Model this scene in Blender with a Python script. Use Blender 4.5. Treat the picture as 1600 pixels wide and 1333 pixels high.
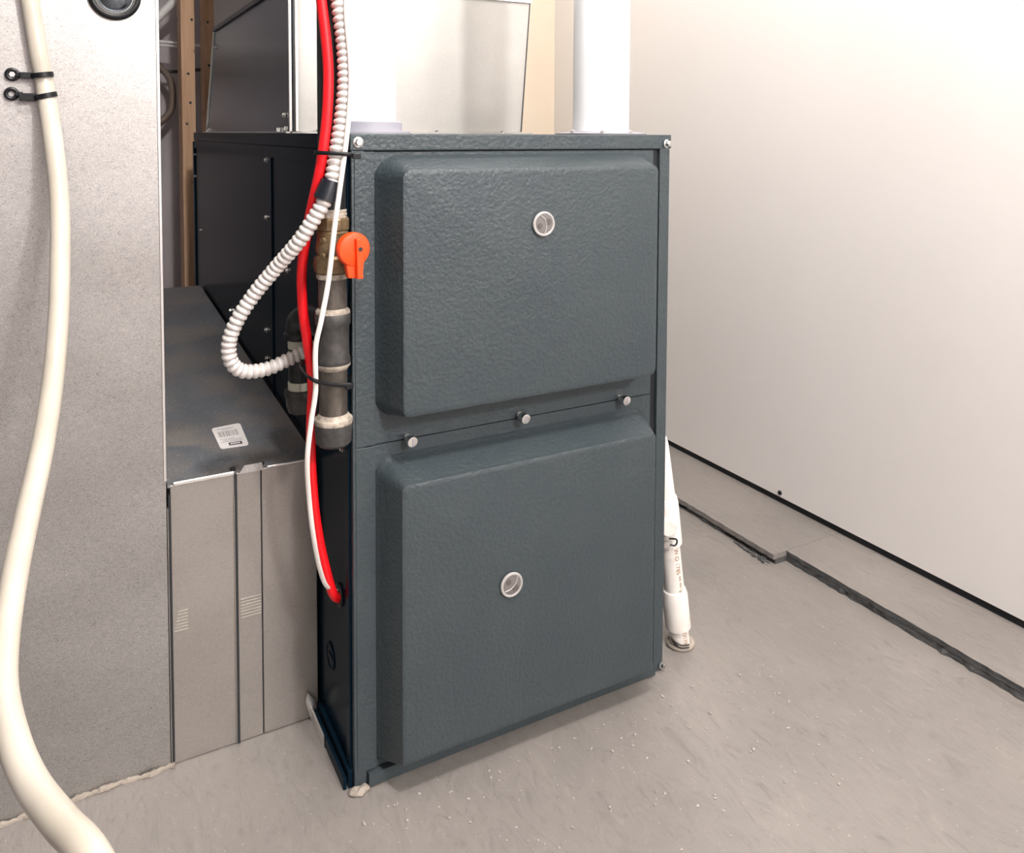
import bpy, bmesh, math, random
from mathutils import Vector, Matrix
random.seed(7)
for o in list(bpy.data.objects):
    bpy.data.objects.remove(o)
scene = bpy.context.scene
C = scene.collection
PI = math.pi

# ---------------------------------------------------------------- camera
cam_data = bpy.data.cameras.new('camera')
cam = bpy.data.objects.new('camera', cam_data)
C.objects.link(cam)
R_ = Vector((0.87767564, -0.47923448, 0.00444771))
U_ = Vector((0.02047117, 0.04675991, 0.99869637))
F_ = Vector((0.47881771, 0.87644043, -0.05085052))
m = Matrix((R_, U_, -F_)).transposed().to_4x4()
m.translation = Vector((-0.317802, -1.008824, 0.860725))
cam.matrix_world = m
cam_data.sensor_fit = 'HORIZONTAL'
cam_data.sensor_width = 36.0
cam_data.lens = 1283.077 / 1600 * 36
cam_data.shift_y = -(666.5 - 274.25) / 1600
cam_data.clip_start = 0.02
scene.camera = cam

# ---------------------------------------------------------------- world, lamps, exposure
world = bpy.data.worlds.new('world')
scene.world = world
world.use_nodes = True
world.node_tree.nodes['Background'].inputs[0].default_value = (0.9, 0.95, 1.0, 1)
world.node_tree.nodes['Background'].inputs[1].default_value = 0.02
vs = scene.view_settings
vs.view_transform = 'Standard'
vs.look = 'None'
vs.gamma = 1.0
vs.use_curve_mapping = False
vs.exposure = 0.42


def lamp(name, loc, power, radius, color):
    d = bpy.data.lights.new(name, 'POINT')
    d.energy = power
    d.shadow_soft_size = radius
    d.color = color
    o = bpy.data.objects.new(name, d)
    o.location = loc
    C.objects.link(o)
    return o


WARM = (1.0, 0.975, 0.955)
lamp('ceiling_bulb_behind', (0.62, -2.60, 2.05), 130, 0.09, WARM)
lamp('ceiling_bulb_above', (-0.04, -0.90, 2.20), 78, 0.09, WARM)
lamp('ceiling_bulb_beyond', (0.70, 0.40, 2.22), 20, 0.09, WARM)


# ---------------------------------------------------------------- materials
def mat(name, color, rough=0.5, metal=0.0, spec=0.5, coat=0.0):
    mt = bpy.data.materials.new(name)
    mt.use_nodes = True
    b = mt.node_tree.nodes['Principled BSDF']
    b.inputs['Base Color'].default_value = (*color, 1)
    b.inputs['Roughness'].default_value = rough
    b.inputs['Metallic'].default_value = metal
    b.inputs['Specular IOR Level'].default_value = spec
    if coat:
        b.inputs['Coat Weight'].default_value = coat
        b.inputs['Coat Roughness'].default_value = 0.15
    return mt


def nodes(mt):
    nt = mt.node_tree
    return nt, nt.nodes, nt.links, nt.nodes['Principled BSDF']


def coords(nt, scale=(1, 1, 1)):
    tc = nt.nodes.new('ShaderNodeTexCoord')
    mp = nt.nodes.new('ShaderNodeMapping')
    mp.inputs['Scale'].default_value = scale
    nt.links.new(tc.outputs['Object'], mp.inputs['Vector'])
    return mp.outputs['Vector']


def noise(nt, vec, scale, detail=4, rough=0.55, dist=0.0):
    n = nt.nodes.new('ShaderNodeTexNoise')
    n.inputs['Scale'].default_value = scale
    n.inputs['Detail'].default_value = detail
    n.inputs['Roughness'].default_value = rough
    n.inputs['Distortion'].default_value = dist
    nt.links.new(vec, n.inputs['Vector'])
    return n.outputs['Fac']


def ramp(nt, fac, stops):
    r = nt.nodes.new('ShaderNodeValToRGB')
    e = r.color_ramp.elements
    while len(e) < len(stops):
        e.new(0.5)
    for i, (p, c) in enumerate(stops):
        e[i].position = p
        e[i].color = (*c, 1) if len(c) == 3 else c
    nt.links.new(fac, r.inputs['Fac'])
    return r.outputs['Color']


def mix(nt, fac, a, b, mode='MIX'):
    x = nt.nodes.new('ShaderNodeMix')
    x.data_type = 'RGBA'
    x.blend_type = mode
    if isinstance(fac, float):
        x.inputs['Factor'].default_value = fac
    else:
        nt.links.new(fac, x.inputs['Factor'])
    for k, v in (('A', a), ('B', b)):
        s = [i for i in x.inputs if i.name == k and i.type == 'RGBA'][0]
        if isinstance(v, tuple):
            s.default_value = (*v, 1)
        else:
            nt.links.new(v, s)
    return [o for o in x.outputs if o.type == 'RGBA'][0]


def bump(nt, height, bsdf, strength, dist, normal=None):
    b = nt.nodes.new('ShaderNodeBump')
    b.inputs['Strength'].default_value = strength
    b.inputs['Distance'].default_value = dist
    nt.links.new(height, b.inputs['Height'])
    if normal is not None:
        nt.links.new(normal, b.inputs['Normal'])
    nt.links.new(b.outputs['Normal'], bsdf.inputs['Normal'])
    return b.outputs['Normal']


def galvanised(name, lo, hi, rough=(0.32, 0.5), scale=95, stretch=(1, 1, 1.4), metal=0.9):
    mt = mat(name, hi, 0.4, metal)
    nt, N, L, b = nodes(mt)
    v = coords(nt, stretch)
    warp = nt.nodes.new('ShaderNodeTexNoise')
    warp.inputs['Scale'].default_value = 60
    L.new(v, warp.inputs['Vector'])
    add = nt.nodes.new('ShaderNodeMix')
    add.data_type = 'VECTOR'
    add.inputs['Factor'].default_value = 0.018
    va = [i for i in add.inputs if i.type == 'VECTOR']
    L.new(v, va[0])
    L.new(warp.outputs['Color'], va[1])
    vec = [o for o in add.outputs if o.type == 'VECTOR'][0]
    vo = nt.nodes.new('ShaderNodeTexVoronoi')
    vo.inputs['Scale'].default_value = scale
    L.new(vec, vo.inputs['Vector'])
    sep = nt.nodes.new('ShaderNodeSeparateColor')
    L.new(vo.outputs['Color'], sep.inputs['Color'])
    fine = noise(nt, v, 190, 4, 0.65, 1.0)
    ma = nt.nodes.new('ShaderNodeMath')
    ma.operation = 'MULTIPLY_ADD'
    ma.inputs[1].default_value = 0.62
    L.new(sep.outputs['Red'], ma.inputs[0])
    mb = nt.nodes.new('ShaderNodeMath')
    mb.operation = 'MULTIPLY'
    mb.inputs[1].default_value = 0.40
    L.new(fine, mb.inputs[0])
    L.new(mb.outputs[0], ma.inputs[2])
    col = ramp(nt, ma.outputs[0], [(0.12, lo), (0.62, hi)])
    big = noise(nt, v, 5, 3)
    col = mix(nt, ramp(nt, big, [(0.35, (0, 0, 0)), (0.7, (1, 1, 1))]), col,
              mix(nt, 1.0, col, (0.86, 0.85, 0.84), 'MULTIPLY'))
    L.new(col, b.inputs['Base Color'])
    mr = nt.nodes.new('ShaderNodeMapRange')
    mr.inputs['To Min'].default_value = rough[0]
    mr.inputs['To Max'].default_value = rough[1]
    L.new(ma.outputs[0], mr.inputs['Value'])
    L.new(mr.outputs[0], b.inputs['Roughness'])
    bump(nt, ma.outputs[0], b, 0.12, 0.001)
    return mt


def lit_patch_top(mt):  # brown patches paint the lit areas of the boot top, plus fine specks
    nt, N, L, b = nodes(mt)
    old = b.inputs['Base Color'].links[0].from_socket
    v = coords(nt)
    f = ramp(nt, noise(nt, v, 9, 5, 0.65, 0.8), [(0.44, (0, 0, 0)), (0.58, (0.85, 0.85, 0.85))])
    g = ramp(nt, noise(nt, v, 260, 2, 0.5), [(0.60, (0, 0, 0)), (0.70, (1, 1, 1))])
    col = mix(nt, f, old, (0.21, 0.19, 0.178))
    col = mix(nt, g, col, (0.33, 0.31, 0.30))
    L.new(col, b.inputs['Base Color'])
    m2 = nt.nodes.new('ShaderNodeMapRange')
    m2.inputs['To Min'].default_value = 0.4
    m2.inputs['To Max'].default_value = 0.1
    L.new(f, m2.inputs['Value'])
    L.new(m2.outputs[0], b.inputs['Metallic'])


def speckled(name, ca, cb, scale, rough=0.5, metal=0.0, bstr=0.2, bdist=0.001, stretch=(1, 1, 1), spec=0.5):
    mt = mat(name, ca, rough, metal, spec)
    nt, N, L, b = nodes(mt)
    v = coords(nt, stretch)
    n = noise(nt, v, scale, 5, 0.6)
    L.new(ramp(nt, n, [(0.3, ca), (0.7, cb)]), b.inputs['Base Color'])
    if bstr:
        bump(nt, n, b, bstr, bdist)
    return mt


M = {}
M['galv'] = galvanised('galvanised_sheet', (0.21, 0.21, 0.208), (0.56, 0.555, 0.54), (0.30, 0.46), 70, (1, 1, 1.6), 0.85)
M['galv_boot'] = galvanised('galvanised_sheet_dull', (0.33, 0.313, 0.29), (0.52, 0.497, 0.465), (0.36, 0.5), 100, (1, 1, 1.2), 0.85)
M['galv_top'] = galvanised('galvanised_sheet_lit_patches', (0.06, 0.075, 0.10), (0.24, 0.26, 0.29), (0.35, 0.6), 190, (1, 1, 1), 0.6)  # dark reflection of the furnace side put into the blue base colour
lit_patch_top(M['galv_top'])
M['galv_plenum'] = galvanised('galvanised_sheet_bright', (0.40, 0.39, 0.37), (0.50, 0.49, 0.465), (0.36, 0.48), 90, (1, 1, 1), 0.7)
M['galv_side'] = galvanised('galvanised_sheet_shaded', (0.07, 0.085, 0.105), (0.22, 0.25, 0.29), (0.16, 0.26), 45)  # dark reflection on the plenum side put into the base colour
M['edge_metal'] = mat('bright_cut_metal', (0.85, 0.84, 0.82), 0.3, 0.9)
M['dark_seam'] = mat('dark_seam_metal', (0.05, 0.055, 0.06), 0.35, 0.6)


def furnace_paint(name, col, rough, grain, spec=0.5):
    mt = mat(name, col, rough, 0.0, spec)
    nt, N, L, b = nodes(mt)
    v = coords(nt)
    vo = nt.nodes.new('ShaderNodeTexVoronoi')
    vo.feature = 'SMOOTH_F1'
    vo.inputs['Scale'].default_value = 190
    L.new(v, vo.inputs['Vector'])
    n = noise(nt, v, 150, 4, 0.6, 1.5)
    mm = nt.nodes.new('ShaderNodeMath')
    mm.operation = 'ADD'
    L.new(vo.outputs['Distance'], mm.inputs[0])
    L.new(n, mm.inputs[1])
    big = noise(nt, v, 9, 2)
    L.new(mix(nt, ramp(nt, big, [(0.3, (0, 0, 0)), (0.75, (1, 1, 1))]), col,
              tuple(c * k for c, k in zip(col, (1.22, 1.17, 1.12)))), b.inputs['Base Color'])
    if grain:
        bump(nt, mm.outputs[0], b, grain, 0.0012)
    return mt


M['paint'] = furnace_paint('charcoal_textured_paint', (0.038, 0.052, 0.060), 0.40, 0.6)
M['paint_side'] = furnace_paint('glossy_paint_shaded', (0.004, 0.013, 0.024), 0.22, 0.0, 0.03)  # side turned from the lamps: its shade is put into the colour
M['gap_shade'] = mat('recess_shade', (0.006, 0.008, 0.011), 0.6)  # black colour stands in for shade inside gaps and holes
M['zinc'] = mat('zinc_screw', (0.78, 0.78, 0.77), 0.22, 1.0)
M['glass'] = mat('sight_glass_clear', (0.16, 0.15, 0.145), 0.08, 0.0)
M['glass_ring'] = mat('clear_plastic_ring', (0.42, 0.40, 0.39), 0.15, 0.0)
M['glass_dark'] = mat('dark_glass_core', (0.10, 0.09, 0.085), 0.12)
M['pvc'] = mat('white_pvc', (0.86, 0.87, 0.88), 0.3)
M['pvc_warm'] = speckled('warm_white_pvc', (0.80, 0.75, 0.70), (0.86, 0.83, 0.79), 30, 0.35, 0, 0.0)
M['collar'] = mat('grey_rubber_collar', (0.33, 0.33, 0.38), 0.5)
M['red'] = mat('red_cable_jacket', (0.80, 0.006, 0.012), 0.4)
M['white_wire'] = mat('white_cable_jacket', (0.78, 0.74, 0.70), 0.4)
M['conduit'] = speckled('armoured_cable_coat', (0.60, 0.565, 0.54), (0.74, 0.71, 0.69), 60, 0.36, 0.15, 0.0)
M['black'] = mat('black_plastic', (0.006, 0.0065, 0.008), 0.4, 0, 0.35)
M['blacktape'] = mat('black_tape', (0.010, 0.012, 0.018), 0.3)
M['iron'] = speckled('weathered_iron_pipe', (0.040, 0.035, 0.031), (0.135, 0.115, 0.098), 90, 0.5, 0.3, 0.4, 0.0006, (1, 1, 0.35))
M['iron_grey'] = speckled('grey_malleable_iron', (0.035, 0.034, 0.033), (0.075, 0.071, 0.068), 120, 0.5, 0.2, 0.3, 0.0006)
M['iron_black'] = speckled('black_iron', (0.012, 0.013, 0.015), (0.030, 0.030, 0.032), 80, 0.3, 0.2, 0.15, 0.0005)
M['dope'] = speckled('pipe_dope', (0.16, 0.135, 0.11), (0.56, 0.49, 0.41), 110, 0.7, 0, 0.6, 0.0015)
M['brass'] = speckled('dull_brass', (0.13, 0.088, 0.045), (0.30, 0.215, 0.12), 60, 0.42, 0.6, 0.4, 0.0008)
M['orange'] = mat('orange_plastic', (0.90, 0.062, 0.002), 0.42)
M['sticker'] = mat('white_sticker', (0.86, 0.83, 0.82), 0.5)
M['ink'] = mat('black_ink', (0.02, 0.02, 0.02), 0.6)
M['ink_grey'] = mat('grey_ink', (0.30, 0.28, 0.28), 0.6)
M['ink_brown'] = mat('brown_print', (0.30, 0.15, 0.045), 0.6)
M['cream_sticker'] = mat('cream_sticker', (0.62, 0.62, 0.50), 0.5)
M['caulk'] = speckled('beige_caulk', (0.27, 0.235, 0.20), (0.42, 0.37, 0.315), 60, 0.8, 0, 0.6, 0.002)
M['rubble'] = speckled('dark_broken_edge', (0.045, 0.047, 0.05), (0.12, 0.12, 0.118), 140, 0.85, 0, 1.0, 0.004, (1, 0.25, 1))
M['cable_grey'] = mat('pale_grey_cable', (0.86, 0.84, 0.83), 0.5)
M['cable_dark'] = mat('dark_cable', (0.05, 0.045, 0.045), 0.5)
M['brown_hose'] = mat('brown_hose', (0.20, 0.15, 0.12), 0.5)
M['crumb'] = speckled('plaster_crumb', (0.45, 0.41, 0.38), (0.30, 0.27, 0.25), 60, 0.9, 0, 0)


def hose_mat():
    mt = mat('milky_vinyl_hose', (0.66, 0.60, 0.51), 0.3)
    nt, N, L, b = nodes(mt)
    b.inputs['Transmission Weight'].default_value = 0.12
    b.inputs['Subsurface Weight'].default_value = 0.2
    b.inputs['Subsurface Radius'].default_value = (0.01, 0.009, 0.007)
    v = coords(nt)
    n = noise(nt, v, 12, 3)
    L.new(ramp(nt, n, [(0.3, (0.52, 0.475, 0.40)), (0.7, (0.62, 0.575, 0.50))]), b.inputs['Base Color'])
    return mt


M['hose'] = hose_mat()


def floor_mat():
    mt = mat('painted_concrete', (0.4, 0.35, 0.32), 0.42)
    nt, N, L, b = nodes(mt)
    v = coords(nt)
    sv = coords(nt, (1.0, 0.35, 1.0))
    a = noise(nt, v, 3.0, 4)
    st = noise(nt, sv, 42, 5, 0.65, 2.2)
    sp = noise(nt, v, 190, 2, 0.5)
    col = ramp(nt, a, [(0.3, (0.215, 0.199, 0.188)), (0.7, (0.275, 0.252, 0.235))])
    col = mix(nt, 0.5, col, ramp(nt, st, [(0.25, (0.25, 0.25, 0.25)), (0.45, (0.48, 0.48, 0.48)), (0.6, (0.52, 0.52, 0.52)), (0.8, (0.72, 0.72, 0.72))]), 'OVERLAY')
    col = mix(nt, ramp(nt, sp, [(0.70, (0, 0, 0)), (0.76, (1, 1, 1))]), col, (0.46, 0.42, 0.39))
    L.new(col, b.inputs['Base Color'])
    mr = nt.nodes.new('ShaderNodeMapRange')
    mr.inputs['To Min'].default_value = 0.28
    mr.inputs['To Max'].default_value = 0.52
    L.new(st, mr.inputs['Value'])
    L.new(mr.outputs[0], b.inputs['Roughness'])
    n1 = bump(nt, st, b, 0.35, 0.005)
    bump(nt, sp, b, 0.15, 0.002, n1)
    return mt


M['floor'] = floor_mat()
M['wall'] = speckled('warm_white_paint', (0.85, 0.82, 0.805), (0.87, 0.845, 0.83), 2.5, 0.55, 0, 0.0)
M['cream'] = speckled('cream_paint', (0.70, 0.60, 0.48), (0.73, 0.64, 0.52), 3, 0.6, 0, 0.0)
M['rear'] = speckled('bare_grey_wall', (0.46, 0.41, 0.425), (0.58, 0.53, 0.545), 4, 0.75, 0, 0.0)
M['concrete'] = speckled('unlit_bare_concrete', (0.10, 0.115, 0.14), (0.15, 0.165, 0.19), 3, 0.8, 0, 0.0)  # colour darkened to stand in for the unlit space on the left
M['ceil'] = mat('bare_joist_ceiling', (0.36, 0.32, 0.28), 0.8)


def wood_mat():
    mt = mat('pine_stud', (0.5, 0.3, 0.16), 0.65)
    nt, N, L, b = nodes(mt)
    v = coords(nt, (18, 18, 1.0))
    n = noise(nt, v, 3, 5, 0.6, 0.6)
    col = ramp(nt, n, [(0.3, (0.58, 0.34, 0.19)), (0.55, (0.74, 0.47, 0.29)), (0.8, (0.80, 0.56, 0.36))])
    v2 = coords(nt, (1, 1, 0.8))
    vo = nt.nodes.new('ShaderNodeTexVoronoi')
    vo.inputs['Scale'].default_value = 14
    L.new(v2, vo.inputs['Vector'])
    col = mix(nt, ramp(nt, vo.outputs['Distance'], [(0.06, (1, 1, 1)), (0.13, (0, 0, 0))]), col, (0.12, 0.05, 0.02))
    L.new(col, b.inputs['Base Color'])
    return mt


M['wood'] = wood_mat()


# ---------------------------------------------------------------- mesh helpers
def root_loc(o):
    l = Vector((0, 0, 0))
    while o is not None:
        l += o.location
        o = o.parent
    return l


def obj(name, bm, material, parent=None, smooth=False, label=None, bev=0.0, bseg=2):
    if bev:
        bmesh.ops.bevel(bm, geom=[e for e in bm.edges], offset=bev, segments=bseg, affect='EDGES', profile=0.7)
    bmesh.ops.recalc_face_normals(bm, faces=bm.faces)
    if parent is not None:
        off = root_loc(parent)
        bmesh.ops.translate(bm, verts=bm.verts, vec=-off)
    me = bpy.data.meshes.new(name)
    bm.to_mesh(me)
    bm.free()
    mats = material if isinstance(material, (list, tuple)) else [material]
    for x in mats:
        me.materials.append(M[x])
    if smooth:
        me.shade_smooth()
        try:
            me.set_sharp_from_angle(angle=math.radians(38))
        except Exception:
            pass
    o = bpy.data.objects.new(name, me)
    C.objects.link(o)
    if parent is not None:
        o.parent = parent
    if label:
        o['label'] = label
    return o


def thing(name, label, cat, loc=(0, 0, 0), group=None):
    o = bpy.data.objects.new(name, None)
    o.empty_display_size = 0.05
    o.location = loc
    C.objects.link(o)
    o['label'] = label
    o['category'] = cat
    if group:
        o['group'] = group
    return o


def tag(o, label, cat, group=None):
    o['label'] = label
    o['category'] = cat
    if group:
        o['group'] = group
    return o


def struct(o, label=None):
    o['kind'] = 'structure'
    if label:
        o['label'] = label
    return o


def box(bm, x0, x1, y0, y1, z0, z1):
    v = [bm.verts.new(p) for p in ((x0, y0, z0), (x1, y0, z0), (x1, y1, z0), (x0, y1, z0),
                                   (x0, y0, z1), (x1, y0, z1), (x1, y1, z1), (x0, y1, z1))]
    fs = [(0, 3, 2, 1), (4, 5, 6, 7), (0, 1, 5, 4), (1, 2, 6, 5), (2, 3, 7, 6), (3, 0, 4, 7)]
    return [bm.faces.new([v[i] for i in f]) for f in fs]


def bx(*a):
    bm = bmesh.new()
    box(bm, *a)
    return bm


def prism(bm, pts, off):
    """extrude a polygon (3D points) by a vector"""
    a = [bm.verts.new(p) for p in pts]
    b = [bm.verts.new(Vector(p) + Vector(off)) for p in pts]
    n = len(pts)
    bm.faces.new(a)
    bm.faces.new(b[::-1])
    for i in range(n):
        bm.faces.new((a[i], b[i], b[(i + 1) % n], a[(i + 1) % n]))


def frame(axis):
    a = Vector(axis).normalized()
    t = Vector((0, 0, 1)) if abs(a.z) < 0.9 else Vector((1, 0, 0))
    u = a.cross(t).normalized()
    return a, u, a.cross(u).normalized()


def lathe(bm, prof, origin, axis=(0, 0, 1), seg=28, cap=True, rot=0.0):
    """prof: list of (radius, distance along the axis)"""
    a, u, w = frame(axis)
    o = Vector(origin)
    rings = []
    for r, t in prof:
        c = o + a * t
        rings.append([bm.verts.new(c + (u * math.cos(rot + 2 * PI * k / seg) + w * math.sin(rot + 2 * PI * k / seg)) * max(r, 1e-5)) for k in range(seg)])
    for i in range(len(rings) - 1):
        for k in range(seg):
            bm.faces.new((rings[i][k], rings[i][(k + 1) % seg], rings[i + 1][(k + 1) % seg], rings[i + 1][k]))
    if cap:
        bm.faces.new(rings[0][::-1])
        bm.faces.new(rings[-1])


def lth(prof, origin, axis=(0, 0, 1), seg=28, cap=True, rot=0.0):
    bm = bmesh.new()
    lathe(bm, prof, origin, axis, seg, cap, rot)
    return bm


def spline(pts, step):
    P = [Vector(p) for p in pts]
    P = [P[0] * 2 - P[1]] + P + [P[-1] * 2 - P[-2]]
    dense = []
    for i in range(1, len(P) - 2):
        for k in range(24):
            t = k / 24
            a, b, c, d = P[i - 1], P[i], P[i + 1], P[i + 2]
            dense.append(0.5 * ((2 * b) + (c - a) * t + (2 * a - 5 * b + 4 * c - d) * t * t + (3 * b - a - 3 * c + d) * t ** 3))
    dense.append(P[-2])
    out = [dense[0]]
    acc = 0.0
    for i in range(1, len(dense)):
        s = (dense[i] - dense[i - 1]).length
        while acc + s >= step and s > 1e-9:
            f = (step - acc) / s
            q = dense[i - 1].lerp(dense[i], f)
            out.append(q)
            dense[i - 1] = q
            s = (dense[i] - q).length
            acc = 0.0
        acc += s
    return out


def tube(bm, pts, rad, step=0.01, seg=14, flat=1.0, up=None):
    """rad: number or function(distance, angle); flat squeezes the section"""
    S = spline(pts, step)
    t0 = (S[1] - S[0]).normalized()
    _, u, w = frame(t0)
    rings = []
    for i, c in enumerate(S):
        t = (S[min(i + 1, len(S) - 1)] - S[max(i - 1, 0)]).normalized()
        if up is not None:
            u = Vector(up)
        u = (u - t * u.dot(t)).normalized()
        w = t.cross(u)
        ring = []
        for k in range(seg):
            th = 2 * PI * k / seg
            r = rad(i * step, th) if callable(rad) else rad
            ring.append(bm.verts.new(c + u * (r * math.cos(th)) + w * (r * flat * math.sin(th))))
        rings.append(ring)
    for i in range(len(rings) - 1):
        for k in range(seg):
            bm.faces.new((rings[i][k], rings[i][(k + 1) % seg], rings[i + 1][(k + 1) % seg], rings[i + 1][k]))
    bm.faces.new(rings[0][::-1])
    bm.faces.new(rings[-1])


def tb(*a, **k):
    bm = bmesh.new()
    tube(bm, *a, **k)
    return bm


def torus(bm, center, axis, R, r, seg=32, s2=8):
    a, u, w = frame(axis)
    c = Vector(center)
    rings = []
    for k in range(seg):
        th = 2 * PI * k / seg
        d = u * math.cos(th) + w * math.sin(th)
        rings.append([bm.verts.new(c + d * (R + r * math.cos(2 * PI * j / s2)) + a * (r * math.sin(2 * PI * j / s2))) for j in range(s2)])
    for k in range(seg):
        for j in range(s2):
            bm.faces.new((rings[k][j], rings[(k + 1) % seg][j], rings[(k + 1) % seg][(j + 1) % s2], rings[k][(j + 1) % s2]))


def tor(*a, **k):
    bm = bmesh.new()
    torus(bm, *a, **k)
    return bm


def screw(parent, loc, axis, r=0.0045, h=0.005, name='screw'):
    """washer, hex head and a small slotted crown, pointing along axis"""
    bm = bmesh.new()
    lathe(bm, [(r * 1.35, 0), (r * 1.35, h * 0.18), (r * 1.05, h * 0.25)], loc, axis, 18)
    lathe(bm, [(r, h * 0.2), (r, h * 0.8), (r * 0.8, h), (r * 0.35, h), (r * 0.3, h * 0.8)], loc, axis, 6)
    return obj(name, bm, 'zinc', parent)


# ---------------------------------------------------------------- the room
W, H, D = 0.510, 0.860, 1.41
XR, YB, ZC = 1.10, 1.95, 2.35
XL, YF = -2.6, -3.4

bm = bmesh.new()
box(bm, XL - 0.1, XR + 0.12, YF - 0.1, YB + 0.1, -0.08, 0.0)
struct(obj('floor', bm, 'floor'), 'grey painted concrete floor')
struct(obj('ceiling', bx(XL - 0.1, XR + 0.12, YF - 0.1, YB + 0.1, ZC, ZC + 0.08), 'ceil'))
struct(obj('wall_right', bx(XR, XR + 0.013, YF, YB, 0.0365, ZC), 'wall'), 'smooth warm white wall')
struct(obj('wall_gap_shade', bx(XR + 0.0045, XR + 0.012, YF, YB, 0.0215, 0.0364), 'gap_shade'), 'black strip for the shade in the gap below the white wall')  # black backing paints the shade in the gap under the wall
struct(obj('wall_back', bx(0.53, XR, 1.30, 1.312, 0.0345, ZC), 'cream'), 'cream wall behind the vent pipes')
struct(obj('wall_rear', bx(XL, XR, YB, YB + 0.1, 0, ZC), 'rear'), 'bare grey wall behind the studs')
struct(obj('wall_left', bx(XL - 0.1, XL, YF, YB, 0, ZC), 'concrete'))
struct(obj('wall_front', bx(XL, XR, YF - 0.1, YF, 0, ZC), 'rear'))

# raised ledges of old flooring along the right wall, with broken dark edges
def ledge(name, x0, y0, y1, label, under):
    root = struct(thing(name, label, 'ledge', (x0, y0, 0)))
    del root['category']
    n = int((y1 - y0) / 0.012)
    bm = bmesh.new()
    tv, bv = [], []
    for i in range(n + 1):
        y = y0 + (y1 - y0) * i / n
        j = random.uniform(-0.0012, 0.0012)
        tv.append((bm.verts.new((x0 + j, y, 0.021)), bm.verts.new((XR + 0.012, y, 0.021))))
        bv.append((bm.verts.new((x0 + j, y, 0.0105)), bm.verts.new((XR + 0.012, y, 0.0105))))
    for i in range(n):
        bm.faces.new((tv[i][0], tv[i + 1][0], tv[i + 1][1], tv[i][1]))
        bm.faces.new((bv[i][0], bv[i][1], bv[i + 1][1], bv[i + 1][0]))
        bm.faces.new((tv[i][0], bv[i][0], bv[i + 1][0], tv[i + 1][0])).material_index = under
        bm.faces.new((tv[i][1], tv[i + 1][1], bv[i + 1][1], bv[i][1]))
    bm.faces.new((tv[0][0], tv[0][1], bv[0][1], bv[0][0]))
    bm.faces.new((tv[n][0], bv[n][0], bv[n][1], tv[n][1]))
    obj('slab', bm, ['floor', 'rubble'], root)
    bm = bmesh.new()
    a, b = [], []
    for i in range(n + 1):
        y = y0 + (y1 - y0) * i / n
        j = random.uniform(0.002, 0.009) if under == 0 else random.uniform(-0.002, 0.002)
        a.append((bm.verts.new((x0 + j, y, 0.0105)), bm.verts.new((XR + 0.012, y, 0.0105))))
        b.append((bm.verts.new((x0 + j + random.uniform(-0.003, 0.002), y, 0.0)), bm.verts.new((XR + 0.012, y, 0.0))))
    for i in range(n):
        bm.faces.new((a[i][0], b[i][0], b[i + 1][0], a[i + 1][0]))
    bm.faces.new((a[0][0], a[0][1], b[0][1], b[0][0]))
    obj('underlay', bm, 'rubble', root)  # dark base also stands in for undercut shade below the far slab
    return root


ledge('trim_2', 0.914, 0.146, 1.295, 'far raised grey ledge with a notched end beside the white wall', 0)
ledge('trim_3', 0.949, -2.6, 0.145, 'near raised grey ledge with a dark broken edge', 1)
# crumbled underside at the notched end
bm = bmesh.new()
for i in range(60):
    y = 0.152 + random.random() * 0.10
    s = random.uniform(0.0012, 0.0042)
    c = Vector((0.909 + random.uniform(-0.010, 0.005) * (0.26 - y) / 0.11, y, s * 0.5))
    bmesh.ops.create_icosphere(bm, subdivisions=1, radius=s, matrix=Matrix.Translation(c) @ Matrix.Diagonal((random.uniform(.6, 1.2), random.uniform(.8, 1.6), random.uniform(.5, .9), 1)))
rb = obj('edge_rubble', bm, 'rubble')
rb['kind'] = 'stuff'
tag(rb, 'dark crumbled rubble under the notched ledge end', 'rubble')

# dark nail hole in the wall
bm = lth([(0.0006, -0.001), (0.0055, 0.0), (0.0045, 0.003), (0.001, 0.0035)], (XR, 0.305, 0.046), (-1, 0, 0), 9)
tag(obj('wall_plug', bm, 'black'), 'small dark nail stub low on the white wall', 'nail')

# ---------------------------------------------------------------- furnace
FU = thing('furnace', 'charcoal grey gas furnace with two raised doors standing on the floor', 'furnace', (0, 0, 0))
bm = bmesh.new()
box(bm, 0.0, W, 0.004, D, 0.0, 0.838)
obj('cabinet', bm, 'paint_side', FU, label='glossy side cabinet with shade in its colour', bev=0.002, bseg=2)
bm = bmesh.new()
box(bm, -0.0015, W + 0.002, -0.006, 0.012, 0.8385, H)
obj('top_cap', bm, 'paint', FU, bev=0.0018, bseg=2)
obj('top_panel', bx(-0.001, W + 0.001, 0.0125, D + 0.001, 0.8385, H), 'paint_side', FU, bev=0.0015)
for s, (a, b) in enumerate(((0.0, 0.017), (0.491, W))):
    obj('stile', bx(a, b, -0.005, 0.004, 0.003, 0.838), 'paint', FU, bev=0.0012)
obj('bottom_rail', bx(0.0175, 0.4905, -0.012, 0.0038, 0.003, 0.020), 'paint', FU, bev=0.0012)
obj('door_gap_shade', bx(0.0172, 0.4908, 0.0005, 0.0035, 0.0205, 0.838), 'gap_shade', FU)  # black sheet paints the shade between doors and frame


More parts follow.
